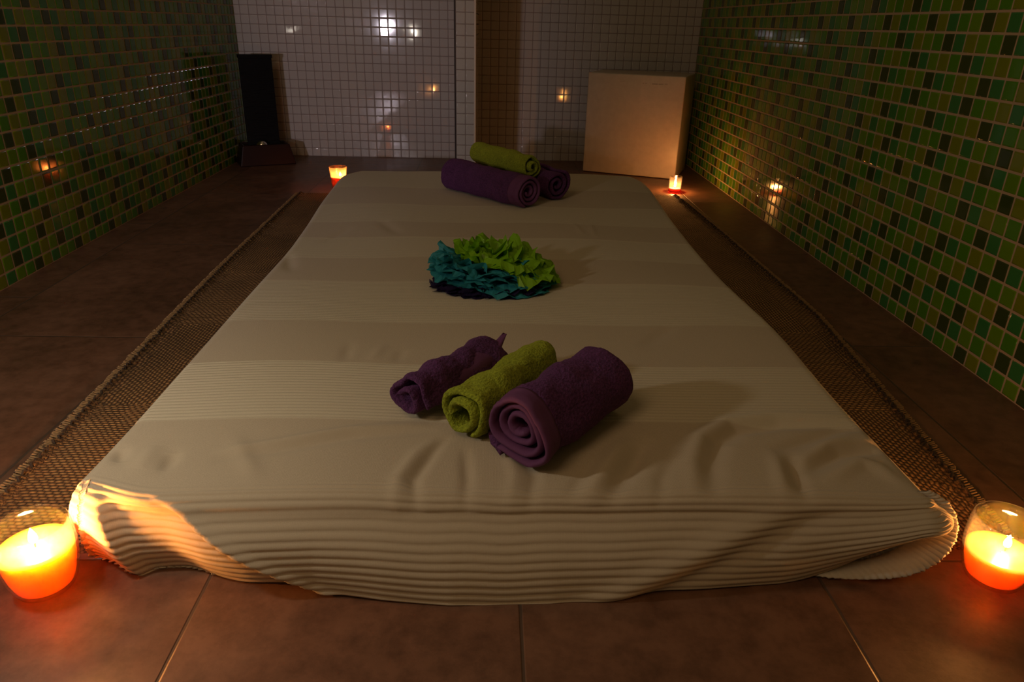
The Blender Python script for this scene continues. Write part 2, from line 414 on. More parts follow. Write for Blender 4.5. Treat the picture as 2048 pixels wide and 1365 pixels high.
# corners of the hem are lifted off the floor
lift = np.where(front, .010 * ss(-.33, -.415, Xc) ** 1.6 + .060 * ss(.30, .475, Xc) ** 1.3, 0) + .0015
h = h - np.where(front, .014 * ss(-.30, -.41, Xc) * t * (np.abs(AX) > 0), 0) + np.where(front, .014 * ss(.33, .45, Xc) * np.sin(PI * t * .8), 0)
zz = TOPZ - drop * (TOPZ - lift) / TOPZ
zz = np.where(d > 0, zz, TOPZ)
# pillowy top
nzv = np.array([fnoise((x, y, 0), 3.2, 5) for x, y in zip(Xc.ravel()[::1], Yc.ravel()[::1])]).reshape(Xc.shape) if False else 0.0018 * np.sin(Xc * 9 + 1) * np.sin(Yc * 5.3) + .0015 * np.sin(Xc * 17 + Yc * 7)
edgefade = 1 - .010 * (np.abs((Xc - .02) / .43) ** 6) * 1.0
zz = zz + nzv * 1.0 - .0035 * np.abs((Xc - .02) / .43) ** 5
disp = np.exp(-np.abs(AX) / .004) * stroke_disp(Xc, Yc + np.where(front, ey * .9, 0)) * np.where(front, 1 - t * .55, 1)
# ribs
vv = Q
coarse = ss(.612, .598, vv + .003 * np.sin(Xc * 14) + .002 * np.sin(Xc * 31 + 2))
ribc = (np.abs(np.sin(PI * vv / RIB)) - .6)
ribamp = .0016 * coarse
for a_, b_ in BANDS[:1]:
    ribamp = ribamp + .0009 * ss(a_, a_ + .004, vv) * ss(b_, b_ - .004, vv)
ribwave = .0006 * np.sin(Xc * 40 + 3 * np.sin(Xc * 13))
ribc = (np.abs(np.sin(PI * (vv + ribwave + .0015 * np.sin(Xc * 9)) / RIB)) - .6)
disp = disp + ribc * ribamp
# big diagonal overlap fold on the left of the front face
fu = Xc; fd = np.where(front, -ey, 0)
lx = -.335 + (fd - .005) * 1.75
side_ = ss(-.004, .006, fu - lx)
fold = .015 * side_ * ss(.0, .05, fd) * ss(.10, -.30, fu) ** .6
disp = disp + np.where(front, fold + .004 * np.exp(-((fu - lx - .010) / .012) ** 2) * ss(.01, .03, fd), 0)
lx3 = -.388 + (fd - .02) * .5
q3 = fu - lx3
disp = disp + np.where(front, (.0125 * np.exp(-(np.minimum(q3, 0) / .022) ** 2 - (np.maximum(q3, 0) / .010) ** 2) - .012 * np.exp(-((q3 - .050) / .034) ** 2)) * ss(.008, .035, fd), 0)
# second soft diagonal fold on the right of the front face
lx2 = .30 - (fd - .02) * 2.2
disp = disp + np.where(front, .005 * np.exp(-((fu - lx2) / .03) ** 2) * ss(.01, .04, fd) - .004 * np.exp(-((fu - lx2 - .05) / .03) ** 2) * ss(.01, .04, fd), 0)
h = h - .001 * ss(-.36, -.42, Xc) * (np.abs(AX) > 0) * ss(.70, .62, Yc)
yshift = .026 * ss(-.32, -.42, Xc) * ss(.72, .60, Yc) * (1 - .75 * t * front)
PX = Xc + dx * (h + disp * np.sin(phi)); PY = yshift + Yc + dy * (h + disp * np.sin(phi)); PZ = zz + disp * np.cos(phi)
PZ = np.maximum(PZ, .0012)
Vb = np.stack([PX, PY, PZ], -1).reshape(-1, 3)
# uv: u along width (m), v along the run (m)
UVb = np.stack([(Xc + AX), vv], -1).reshape(-1, 2)
BM = mat('ribbed_cream_cotton', (.6, .5, .38), .95)
uvn = nn(BM, 'ShaderNodeUVMap'); sx = nn(BM, 'ShaderNodeSeparateXYZ'); lk(BM, uvn.outputs[0], sx.inputs[0])
u_, v_ = sx.outputs[0], sx.outputs[1]
def band(a_, b_):
    m1 = nn(BM, 'ShaderNodeMapRange', interpolation_type='SMOOTHSTEP'); lk(BM, v_, m1.inputs[0]); m1.inputs[1].default_value = a_; m1.inputs[2].default_value = a_ + .003
    m2 = nn(BM, 'ShaderNodeMapRange', interpolation_type='SMOOTHSTEP'); lk(BM, v_, m2.inputs[0]); m2.inputs[1].default_value = b_ - .003; m2.inputs[2].default_value = b_
    return math_n(BM, 'MULTIPLY', m1.outputs[0], math_n(BM, 'SUBTRACT', 1.0, m2.outputs[0]))
front_b = band(.3, .607); tot = band(.3, .301)
for a_, b_ in BANDS: tot = math_n(BM, 'ADD', tot, band(a_, b_))
tot2 = math_n(BM, 'ADD', tot, front_b); weave = noise_n(BM, 900, 2)
c_plain = ramp_n(BM, weave, [(.3, (.51, .41, .292)), (.7, (.59, .48, .348))])
c_rib = ramp_n(BM, weave, [(.3, (.575, .49, .355)), (.7, (.665, .57, .425))])
cc = mixc(BM, tot, c_plain, c_rib)
# thin white line where each rib band ends
bl = None
for a_, b_ in BANDS[1:]:
    q_ = band(b_ - .008, b_ + .004)
    bl = q_ if bl is None else math_n(BM, 'ADD', bl, q_)
cc = mixc(BM, math_n(BM, 'MULTIPLY', bl, .45), cc, (.74, .64, .48))
lk(BM, cc, bsdf(BM).inputs['Base Color'])
ribh = math_n(BM, 'MULTIPLY', math_n(BM, 'PINGPONG', math_n(BM, 'DIVIDE', v_, .0074), .5), tot)
uw = math_n(BM, 'PINGPONG', math_n(BM, 'DIVIDE', u_, .0016), .5)
topmask = nn(BM, 'ShaderNodeMapRange'); lk(BM, v_, topmask.inputs[0]); topmask.inputs[1].default_value = .9; topmask.inputs[2].default_value = 1.0
b1 = bump_n(BM, math_n(BM, 'MULTIPLY', ribh, topmask.outputs[0]), .55, .0012)
b2 = bump_n(BM, math_n(BM, 'ADD', weave, math_n(BM, 'MULTIPLY', uw, .5)), .35, .0006, b1)
lk(BM, b2, bsdf(BM).inputs['Normal'])
bsdf(BM).inputs['Sheen Weight'].default_value = .15
spread = make('bedspread', Vb, grid_faces(NQ, NA), BM, uv=UVb)
sol = spread.modifiers.new('thick', 'SOLIDIFY'); sol.thickness = .0016; sol.offset = -1
tag(spread, 'cream striped ribbed cotton bedspread draped over the mattress down to the floor', 'bedspread')
# turned-back hem loop at the near right corner
outer = [(.325, .585, .0015), (.360, .574, .0035), (.395, .570, .006), (.430, .569, .0105), (.458, .572, .022), (.476, .578, .040), (.483, .588, .060), (.474, .598, .080), (.455, .605, .0905)]
inner = [(.320, .605, .0020), (.350, .595, .0040), (.385, .590, .010), (.415, .591, .018), (.436, .594, .030), (.449, .599, .046), (.455, .605, .062), (.452, .612, .076), (.442, .618, .085)]
def cr(pts, n):
    pts = [Vector(p) for p in pts]; out = []
    for i in range(n):
        t_ = i / (n - 1) * (len(pts) - 1); k = min(int(t_), len(pts) - 2); u = t_ - k
        p0, p1, p2, p3 = pts[max(k - 1, 0)], pts[k], pts[k + 1], pts[min(k + 2, len(pts) - 1)]
        out.append(.5 * ((2 * p1) + (-p0 + p2) * u + (2 * p0 - 5 * p1 + 4 * p2 - p3) * u * u + (-p0 + 3 * p1 - 3 * p2 + p3) * u ** 3))
    return out
NO, NI = 160, 14
oc, ic = cr(outer, NO), cr(inner, NO); V = []
for i in range(NO):
    for j in range(NI):
        s = j / (NI - 1); p = oc[i].lerp(ic[i], s)
        nrm_ = Vector((.35, -.9, .2)).normalized()
        p = p + nrm_ * (.006 * math.sin(PI * s) + .0007 * math.sin(i * 2 * PI / 4.2)) 
        if j == 0: p = p + (oc[i] - ic[i]).normalized() * .0012 * math.sin(i * 2 * PI / 3.1)
        V.append(p)
HEM = mat('ribbed_hem_cotton', (.66, .58, .47), .95)
lk(HEM, bump_n(HEM, noise_n(HEM, 700, 3), .5, .001), bsdf(HEM).inputs['Normal'])
hm = make('folded_hem', V, grid_faces(NO, NI), HEM, parent=spread)
s2 = hm.modifiers.new('thick', 'SOLIDIFY'); s2.thickness = .002
# inner cloth layer seen inside the loop
INN = mat('inner_cloth_grey', (.46, .47, .46), .95); 
wv = nn(INN, 'ShaderNodeTexWave', bands_direction='X'); wv.inputs['Scale'].default_value = 60; lk(INN, objco(INN), wv.inputs['Vector'])
lk(INN, bump_n(INN, wv.outputs['Fac'], .6, .0015), bsdf(INN).inputs['Normal'])
oc2 = cr([(.345, .592, .0035), (.375, .588, .008), (.41, .588, .016), (.433, .592, .030), (.446, .598, .046), (.452, .604, .062)], 60)
ic2 = cr([(.345, .612, .030), (.37, .612, .034), (.40, .612, .040), (.42, .612, .048), (.435, .613, .058), (.445, .616, .070)], 60); V = []
for i in range(60):
    for j in range(12):
        s = j / 11; p = oc2[i].lerp(ic2[i], s) + Vector((0, .010, -.004)) * math.sin(PI * s); V.append(p)
il = make('inner_layer', V, grid_faces(60, 12), INN, parent=spread); il['label'] = 'grey inner cloth layer'
# frayed selvage stitches down the near left corner
V = []; Fc = []
VG = Vb.reshape(NQ, NA, 3); k_ = int(np.searchsorted(qs, Yf)); lc = cr([tuple(VG[i, len(ex)]) for i in range(k_ - 6, -1, -4)] + [tuple(VG[0, len(ex) + j]) for j in range(6, 40, 6)], 90)
for i in range(89):
    p = lc[i]; q = p + Vector((-.0025 - .002 * random.random(), -.001, -.0008)); q.z = max(q.z, .003); tv, tf = tube([p + Vector((.002, .001, .0005)), p.lerp(q, .6), q], .0011, 6)
    b0 = len(V); V += tv; Fc += [tuple(b0 + k for k in f_) for f_ in tf]
se = make('selvage', V, Fc, HEM, parent=spread)

# ------------------------------------------------------------------ towels
def towel_mat(name, col, dark):
    m = mat(name, col, .95); co = objco(m)
    n = noise_n(m, 330, 3, co); n2 = noise_n(m, 30, 3, co)
    lk(m, mixc(m, 1.0, ramp_n(m, n, [(.3, dark), (.65, col)]), ramp_n(m, n2, [(.3, (.8, .8, .8)), (.7, (1.1, 1.1, 1.1))]), 'MULTIPLY'), bsdf(m).inputs['Base Color'])
    lk(m, bump_n(m, n, 1.0, .0032), bsdf(m).inputs['Normal'])
    bsdf(m).inputs['Sheen Weight'].default_value = .25; bsdf(m).inputs['Sheen Tint'].default_value = (*[min(1, c * 3) for c in col], 1)
    return m
PURP = towel_mat('purple_terry', (.118, .030, .128), (.044, .010, .052))
LIME = towel_mat('lime_terry', (.36, .41, .022), (.16, .20, .008))
PURPB = mat('purple_border', (.135, .036, .122), .75); LIMEB = mat('lime_border', (.26, .29, .02), .8)
for m in (PURPB, LIMEB):
    lk(m, bump_n(m, noise_n(m, 500, 2), .4, .001), bsdf(m).inputs['Normal'])
def roll_mesh(L0, L1, Ltot, R, rin, turns, squash, seedv, th0, start_a, s_res, floor_z=None, lump=.003, cone=0.0, wob=.0, tail=0.0, ccw=1, ntheta=190, bulge_end=0.35):
    """spiral band extruded along +X from L0 to L1; returns verts/faces in local coords (x axial, y side, z up)"""
    ns = max(3, int((L1 - L0) / s_res) + 1); V = []
    ts = np.linspace(0, 1, ntheta)
    def centre(t, s):
        ang = start_a + ccw * 2 * PI * turns * (t - 1)
        r = rin + (R - rin) * t ** .92
        if tail and t > .93: r += tail * ((t - .93) / .07) ** 2
        u = s / Ltot
        r *= 1 + cone * (u - .5)
        r *= 1 + wob * math.sin(3 * ang + seedv + u * 2.0) * (.4 + .6 * t)
        y, z = r * math.cos(ang), r * math.sin(ang) * squash
        k = fnoise((y * 1.0, z * 1.0, s), 22, seedv) * lump + fnoise((y, z, s), 60, seedv + 4) * lump * .35 + fnoise((y, z, s), 300, seedv) * .0009
        l = math.hypot(y, z) + 1e-6
        return y * (1 + k / l), z * (1 + k / l)
    for i in range(ns):
        s = L0 + (L1 - L0) * i / (ns - 1)
        e_ = min(s, Ltot - s); g = 1 if e_ > .006 else (.35 + .65 * math.sin(PI / 2 * max(e_, 0) / .006))
        pts = [centre(t, s) for t in ts]; ring = []
        axs = []
        for k in range(ntheta):
            a = pts[max(k - 1, 0)]; b = pts[min(k + 1, ntheta - 1)]
            tx, tz = b[0] - a[0], b[1] - a[1]; l = math.hypot(tx, tz) + 1e-9; nx, nz = -tz / l, tx / l
            th = th0 * g * (.55 if k in (0, ntheta - 1) else 1)
            ring.append((pts[k], (nx, nz), th))
        for (p, n, th) in ring: V.append([s, p[0] + n[0] * th / 2, p[1] + n[1] * th / 2])
        for (p, n, th) in reversed(ring): V.append([s, p[0] - n[0] * th / 2, p[1] - n[1] * th / 2])
        # telescope the inner turns a little at the open end
        m = 2 * ntheta; off_ = len(V) - m
        w = (s / Ltot - .5) * 2
        for k in range(m):
            t = ts[k] if k < ntheta else ts[m - 1 - k]
            V[off_ + k][0] += bulge_end * .02 * math.copysign(abs(w) ** 3, w) * -(1 - t) + .0015 * math.sin(9 * t + seedv) * abs(w) ** 2
    m = 2 * ntheta
    Fc = grid_faces(ns, m, True)
    for base, fl in ((0, False), ((ns - 1) * m, True)):
        for k in range(ntheta - 1):
            q = (base + k, base + m - 1 - k, base + m - 2 - k, base + k + 1)
            Fc.append(q if not fl else tuple(reversed(q)))
    V = np.array(V)
    if floor_z is not None:
        V[:, 2] = np.where(V[:, 2] < floor_z, floor_z + (V[:, 2] - floor_z) * .04, V[:, 2])
    return V, Fc
def towel(label, near, far, zc, R, main, border=None, border_len=.0, group=None, fz=None, **kw):
    """near, far = xy of the two end centres; +X local axis runs far -> near"""
    n_, f_ = Vector((*near, 0)), Vector((*far, 0)); dirv = n_ - f_; L = dirv.length
    slope = kw.pop('slope', 0.0)
    o = thing('rolled_towel', label, 'towel', (f_.x, f_.y, zc - R * kw.get('squash', 1)), math.atan2(dirv.y, dirv.x), group)
    zl = R * kw.get('squash', 1)
    body_end = L - border_len
    V, Fc = roll_mesh(0, body_end, L, R, floor_z=fz, s_res=.0035, **kw)
    V[:, 2] += zl + slope * V[:, 0]
    make('terry_roll', V, Fc, main, parent=o)
    if border_len:
        kw2 = dict(kw); kw2['th0'] = kw['th0'] * 1.03; 
        V, Fc = roll_mesh(body_end, L, L, R * 1.004, floor_z=fz, s_res=.003, **kw2)
        # three raised woven lines of the dobby border
        V[:, 2] += zl + slope * V[:, 0]
        bo = make('woven_border', V, Fc, border, parent=o); bo['label'] = 'smooth woven border band'
    return o
ZS = TOPZ + .001
G1 = 'rolled towels on the near half of the bedspread'; G2 = 'rolled towels stacked at the far end of the bed'
towel('large purple rolled towel, nearest and thickest of the front three, coil end facing left', (.028, .646), (.140, .776), ZS + .0405, .0415, PURP, PURPB, .026,
      group=G1, rin=.005, turns=3.3, squash=.96, seedv=1.3, th0=.0072, start_a=-2.2, lump=.0055, cone=-.04, wob=.06, ccw=-1, fz=-.0385, bulge_end=.5)
towel('small lime green rolled towel lying between the two near purple towels', (-.030, .704), (.066, .842), ZS + .028, .0290, LIME, LIMEB, .0,
      group=G1, rin=.007, turns=1.7, squash=.98, seedv=4.1, th0=.0085, start_a=-1.0, lump=.0075, cone=-.02, wob=.10, ccw=-1, fz=-.0265, bulge_end=-.3)
tl = towel('small purple rolled towel, leftmost of the front three, with a pointed loose flap', (-.091, .745), (.003, .860), ZS + .0275, .0285, PURP, PURPB, .0,
      group=G1, rin=.008, turns=1.45, squash=.92, seedv=8.6, th0=.0080, start_a=-.35, lump=.010, cone=-.10, wob=.14, ccw=-1, fz=-.0255, bulge_end=-.5)
# loose flap of that towel: a strip of towel edge rising to a pointed corner
fa = cr([(.085, .010, .046), (.050, .013, .049), (.015, .011, .047), (-.018, .006, .053)], 30); fb = cr([(.090, .026, .022), (.052, .030, .026), (.015, .024, .033), (-.022, .008, .050)], 30); V = []
for i in range(30):
    for j in range(9):
        s = j / 8; p = fa[i].lerp(fb[i], s) + Vector((0, .005, .002)) * math.sin(PI * s); V.append(p)
fp = make('loose_flap', V, grid_faces(30, 9), PURPB, parent=tl); s3 = fp.modifiers.new('thick', 'SOLIDIFY'); s3.thickness = .005
# small tongue of the big towel lying flat beside its coil
big = [o for o in bpy.data.objects if o.name == 'rolled_towel'][0]
tg = cr([(.175, .045, .003), (.165, .02, .003), (.15, .0, .003)], 20)
V = []
for i in range(24):
    u = i / 23
    for j in range(10):
        s = j / 9
        V.append((.100 + .070 * u - .006 * s, -.018 - .048 * s * (.35 + .65 * math.sin(PI * min(1, u * .9 + .1))), .004 + .004 * math.sin(PI * s) * (1 - u * .5)))
tng = make('loose_end', V, grid_faces(24, 10), PURP, parent=big); s4 = tng.modifiers.new('thick', 'SOLIDIFY'); s4.thickness = .006; s4.offset = 0
# far stack
towel('big dark purple rolled towel in front at the far end, coil end facing right', (.104, 1.806), (-.100, 2.040), ZS + .0400, .0455, PURP, PURPB, .036,
      group=G2, rin=.006, turns=3.2, squash=.88, seedv=2.2, th0=.0080, start_a=-1.9, lump=.004, cone=-.06, wob=.03, ccw=1, fz=-.037, bulge_end=.4)
towel('dark purple rolled towel behind the others at the far end, partly hidden', (.182, 1.905), (.035, 2.130), ZS + .0385, .0420, PURP, PURPB, .0,
      group=G2, rin=.006, turns=2.6, squash=.92, seedv=3.9, th0=.0088, start_a=1.0, lump=.004, cone=0, wob=.04, ccw=1, fz=-.037, bulge_end=.2)
towel('lime green rolled towel resting on top of the two far purple towels', (.107, 1.903), (-.034, 2.088), ZS + .0895, .0325, LIME, LIMEB, .0,
      group=G2, rin=.008, turns=1.9, squash=.98, seedv=6.3, th0=.0075, start_a=-1.35, lump=.005, cone=-.06, wob=.04, ccw=-1, slope=-.02, fz=None, bulge_end=-.6)

# ------------------------------------------------------------------ tissue paper flower
def paper(name, col, tr=.35):
    m = bpy.data.materials.new(name); m.use_nodes = True; nt = m.node_tree; nt.nodes.clear()
    o = nt.nodes.new('ShaderNodeOutputMaterial'); a = nt.nodes.new('ShaderNodeBsdfDiffuse'); b = nt.nodes.new('ShaderNodeBsdfTranslucent'); g = nt.nodes.new('ShaderNodeBsdfGlossy')
    mx = nt.nodes.new('ShaderNodeMixShader'); m2 = nt.nodes.new('ShaderNodeMixShader')
    for n in (a, b): n.inputs['Color'].default_value = (*col, 1)
    g.inputs['Roughness'].default_value = .45
    mx.inputs[0].default_value = tr; m2.inputs[0].default_value = .03
    nt.links.new(a.outputs[0], mx.inputs[1]); nt.links.new(b.outputs[0], mx.inputs[2]); nt.links.new(mx.outputs[0], m2.inputs[1]); nt.links.new(g.outputs[0], m2.inputs[2]); nt.links.new(m2.outputs[0], o.inputs[0])
    return m
fl = thing('paper_flower', 'tissue paper pompom flower in lime, teal and navy in the middle of the bedspread', 'decoration', (.010, 1.225, ZS)); fl.scale = (.94, .94, .97)
def frill(V, Fc, cx, cy, cz, R, rise, curl, amp, waves, tilt, seedv, nt=96, nr=10, jag=.03, tdir=0.0, rmin=.006, sy=.74, crump=.005, fq=55):
    b0 = len(V); rs = random.Random(seedv)
    ph = [rs.uniform(0, 6.28) for _ in range(5)]
    jg = [rs.uniform(-jag, jag) for _ in range(nt)]
    for i in range(nr):
        rho = i / (nr - 1)
        for k in range(nt):
            th = 2 * PI * k / nt
            lob = math.sin(waves * .5 * th + ph[2]) * .5 + math.sin(waves * 1.3 // 1 * th + ph[3]) * .3
            rr = rmin + (R - rmin) * rho * (1 + .07 * lob * rho)
            if i == nr - 1: rr += R * (jg[k] + .5 * (jg[k - 1] + jg[(k + 1) % nt]) * .5)
            w = amp * rho ** 1.3 * (.8 * math.sin(waves * th + ph[0] + rho * 1.5) + .5 * math.sin((waves * 1.6 // 1) * th + ph[1] - rho * 3))
            x = rr * math.cos(th); y = rr * math.sin(th)
            c1 = noise.noise(Vector((x * fq + seedv, y * fq, seedv * 3.1))); c2 = noise.noise(Vector((x * fq * 2.2, y * fq * 2.2 + seedv, seedv * 1.3)))
            z = rise * rho ** 1.3 + curl * rho ** 4 + w + crump * (c1 * 1.4 + c2 * .8) * (.3 + .7 * rho)
            y *= sy
            x += -math.sin(th) * w * .9 + .006 * c2 * rho; y += math.cos(th) * w * .9 + .006 * c1 * rho
            z += tilt * (x * math.cos(tdir) + y * math.sin(tdir))
            V.append((cx + x, cy + y, max(cz + z, .0015)))
    Fc += [tuple(b0 + q for q in f_) for f_ in grid_faces(nr, nt, True)]
NAVY, TEAL, LIMEP = paper('navy_tissue', (.026, .016, .060), .2), paper('teal_tissue', (.038, .30, .36), .3), paper('lime_tissue', (.25, .52, .010), .3)
V, Fc = [], []
for k, (R, cz, rise) in enumerate([(.108, .004, .004), (.104, .007, .008), (.110, .003, .001)]):
    frill(V, Fc, -.010, -.024, cz, R, rise, -.002, .003, 13 + k * 3, -.02, 10 + k, jag=.05, sy=.62, crump=.004, nt=120)
make('navy_layer', V, Fc, NAVY, parent=fl, smooth=False)['label'] = 'navy blue tissue layer underneath'
V, Fc = [], []
for k, (R, cz, rise, cx, cy, amp) in enumerate([(.119, .011, .006, -.002, -.008, .004), (.116, .014, .014, -.003, -.008, .006), (.112, .018, .020, -.006, -.008, .006), (.102, .022, .026, -.014, -.010, .006), (.090, .026, .030, -.020, -.010, .007), (.074, .030, .030, -.026, -.010, .007)]):
    frill(V, Fc, cx, cy, cz, R, rise, -.006, amp * .8, 6 + k, -.13, 20 + k, jag=.03, sy=.70, crump=.008, fq=40, nt=84)
make('teal_layer', V, Fc, TEAL, parent=fl, smooth=False)['label'] = 'teal tissue layer in the middle'
V, Fc = [], []
for k, (R, cz, rise, cx, cy, amp, tl_) in enumerate([(.098, .044, .000, .026, .002, .005, -.26), (.090, .047, .006, .024, .004, .007, -.22), (.078, .049, .012, .020, .008, .009, -.18), (.066, .047, .016, .012, .008, .010, -.14), (.052, .051, .020, .004, .008, .010, -.08), (.036, .056, .022, -.002, .008, .009, -.04)]):
    frill(V, Fc, cx, cy, cz, R, rise, -.004, amp, 5 + k % 3, tl_, 40 + k, jag=.035, sy=.78, nt=80, crump=.012, fq=36, nr=11)
make('lime_layer', V, Fc, LIMEP, parent=fl, smooth=False)['label'] = 'lime green crumpled tissue top'

# ------------------------------------------------------------------ candles
def glass(name, tint=(1, 1, 1), refl=1.0):
    m = bpy.data.materials.new(name); m.use_nodes = True; nt = m.node_tree; nt.nodes.clear()
    o = nt.nodes.new('ShaderNodeOutputMaterial'); t = nt.nodes.new('ShaderNodeBsdfTransparent'); g = nt.nodes.new('ShaderNodeBsdfGlossy'); lw = nt.nodes.new('ShaderNodeLayerWeight'); pw = nt.nodes.new('ShaderNodeMath'); pw.operation = 'POWER'; fr = nt.nodes.new('ShaderNodeMath'); fr.operation = 'MULTIPLY_ADD'; mx = nt.nodes.new('ShaderNodeMixShader')
    t.inputs[0].default_value = (*tint, 1); g.inputs['Roughness'].default_value = .06; nt.links.new(lw.outputs['Facing'], pw.inputs[0]); pw.inputs[1].default_value = 3.2; nt.links.new(pw.outputs[0], fr.inputs[0]); fr.inputs[1].default_value = .9; fr.inputs[2].default_value = .04
    nt.links.new(fr.outputs[0], mx.inputs[0]); tl_ = nt.nodes.new('ShaderNodeBsdfTranslucent'); m0 = nt.nodes.new('ShaderNodeMixShader'); m0.inputs[0].default_value = .022; tl_.inputs[0].default_value = (*tint, 1); nt.links.new(t.outputs[0], m0.inputs[1]); nt.links.new(tl_.outputs[0], m0.inputs[2]); nt.links.new(m0.outputs[0], mx.inputs[1]); nt.links.new(g.outputs[0], mx.inputs[2]); nt.links.new(mx.outputs[0], o.inputs[0])
    return m
def frosted(name, tint):
    m = bpy.data.materials.new(name); m.use_nodes = True; nt = m.node_tree; nt.nodes.clear()
    o = nt.nodes.new('ShaderNodeOutputMaterial'); t = nt.nodes.new('ShaderNodeBsdfTransparent'); d = nt.nodes.new('ShaderNodeBsdfTranslucent'); g = nt.nodes.new('ShaderNodeBsdfGlossy'); m1 = nt.nodes.new('ShaderNodeMixShader'); m2 = nt.nodes.new('ShaderNodeMixShader')
    t.inputs[0].default_value = (*tint, 1); d.inputs[0].default_value = (*tint, 1); g.inputs['Roughness'].default_value = .12
    m1.inputs[0].default_value = .30; m2.inputs[0].default_value = .06
    nt.links.new(t.outputs[0], m1.inputs[1]); nt.links.new(d.outputs[0], m1.inputs[2]); nt.links.new(m1.outputs[0], m2.inputs[1]); nt.links.new(g.outputs[0], m2.inputs[2]); nt.links.new(m2.outputs[0], o.inputs[0])
    return m
def wax(name, col, radius, tint, tf):
    m = mat(name, col, .35); b = bsdf(m)
    b.inputs['Subsurface Weight'].default_value = 1.0; b.inputs['Subsurface Radius'].default_value = radius; b.inputs['Subsurface Scale'].default_value = 1.0
    nt = m.node_tree; o = nt.nodes['Material Output']; t = nn(m, 'ShaderNodeBsdfTransparent'); t.inputs[0].default_value = (*tint, 1)
    mx = nn(m, 'ShaderNodeMixShader'); mx.inputs[0].default_value = tf
    lk(m, b.outputs[0], mx.inputs[1]); lk(m, t.outputs[0], mx.inputs[2]); lk(m, mx.outputs[0], o.inputs[0])
    return m
GL = glass('clear_glass'); GLF = frosted('frosted_glass', (1, .72, .55)); GLP = glass('pink_glass', (1, .35, .38))
WAXO = wax('orange_wax', (1.0, .66, .10), (.034, .020, .003), (1, .50, .06), .22)
WAXR = wax('amber_wax', (1.0, .62, .10), (.024, .014, .002), (1, .48, .06), .22)
WAXF = wax('deep_orange_wax', (1.0, .36, .04), (.014, .005, .0008), (1, .30, .02), .15)
WAXP = wax('pink_wax', (.75, .16, .16), (.008, .003, .002), (1, .3, .25), .35)
WICK = mat('charred_wick', (.02, .015, .012), .9)
FLM = bpy.data.materials.new('flame'); FLM.use_nodes = True; nt = FLM.node_tree; nt.nodes.clear()
e = nt.nodes.new('ShaderNodeEmission'); e.inputs[0].default_value = (1, .62, .26, 1); e.inputs[1].default_value = 24; o = nt.nodes.new('ShaderNodeOutputMaterial'); ftr = nt.nodes.new('ShaderNodeBsdfTransparent'); fad = nt.nodes.new('ShaderNodeAddShader'); nt.links.new(e.outputs[0], fad.inputs[0]); nt.links.new(ftr.outputs[0], fad.inputs[1]); nt.links.new(fad.outputs[0], o.inputs[0])
def candle(name, label, loc, prof, wall, wax_h, wmat, gmat, fl_h, fl_r, power, color, group=None, base_part=None, flame_off=(0, 0)):
    t = thing(name, label, 'candle', loc, 0, group)
    outer_p = prof; inner_p = [(max(r - wall, .001), z) for r, z in prof if z > .004]
    bz = .0055
    inner_p = [(.0008, bz)] + [(np.interp(bz, [p[1] for p in prof], [p[0] for p in prof]) - wall, bz)] + [q for q in inner_p if q[1] > bz + .001]
    full = [(.0008, 0)] + outer_p + [(prof[-1][0] - wall * .5, prof[-1][1] + wall * .45)] + list(reversed(inner_p))
    v, f = lathe(full, 72); make('glass_cup', v, f, gmat, parent=t)
    zr = [p[1] for p in prof]; rr = [p[0] for p in prof]
    wp = [(.0008, bz + .0006)]; n = 14
    for i in range(n + 1):
        z = bz + .0006 + (wax_h - bz - .0006) * i / n; wp.append((np.interp(z, zr, rr) - wall - .0006, z))
    rt = wp[-1][0]
    wp += [(rt * .9, wax_h - .0006), (rt * .6, wax_h - .0016), (rt * .25, wax_h - .002), (.0006, wax_h - .002)]
    v, f = lathe(wp, 72); make('wax', v, f, wmat, parent=t)
    fx_, fy_ = flame_off
    v, f = tube([(fx_, fy_, wax_h - .004), (fx_ + .0004, fy_, wax_h + .003), (fx_ + .0012, fy_, wax_h + .0065)], .0008, 8); make('wick', v, f, WICK, parent=t)
    fp = []
    for i in range(15):
        u = i / 14; fp.append((max(.0002, fl_r * (math.sin(PI * u ** .62) ** .8) * (1 - .25 * u)), wax_h + .003 + fl_h * u))
    v, f = lathe(fp, 24); fo = make('flame', v, f, FLM, parent=t); fo.location = (fx_, fy_, 0)
    
    point_light('flame_light', (fx_, fy_, wax_h + .003 + fl_h * .45), power, color, max(fl_r * 1.3, .004), t)
    return t
barrel = [(.0235, 0), (.0262, .0018), (.0300, .009), (.0335, .020), (.0358, .034), (.0366, .048), (.0358, .062), (.0342, .0735)]
barrel = [(r * .97, z * 1.0) for r, z in barrel]
OR = (1.0, .37, .08)
candle('glass_candle', 'fat glass candle with brightly glowing orange wax beside the near left bed corner', (-.432, .566, 0), barrel, .0022, .050, WAXO, GL, .017, .0042, 2.4, OR)
candle('glass_candle', 'clear glass candle half full of amber wax beside the near right bed corner', (.530, .578, 0), barrel, .0022, .036, WAXR, GL, .015, .0038, .9, OR, flame_off=(.006, .002))
taper = [(.0205, 0), (.0222, .002), (.0240, .02), (.0265, .045), (.0292, .066)]
candle('glass_candle', 'tapered frosted cup with orange wax by the far left bed corner', (-.508, 2.455, .0005), taper, .002, .034, WAXF, GLF, .014, .004, .22, OR, flame_off=(.008, -.006))
small = [(.0185, 0), (.0205, .003), (.0208, .012), (.0212, .030), (.0215, .052)]
tc = candle('tealight_holder', 'small clear tealight glass with pink base in front of the white cube', (.640, 2.478, .0005), small, .0018, .013, WAXP, GL, .018, .0036, .9, OR)
v, f = lathe([(.0006, .0002), (.0200, .0006), (.0217, .003), (.0219, .011), (.0212, .0125)], 48)
bp = make('pink_base', v, f, GLP, parent=tc); bp['label'] = 'pink tinted glass base'

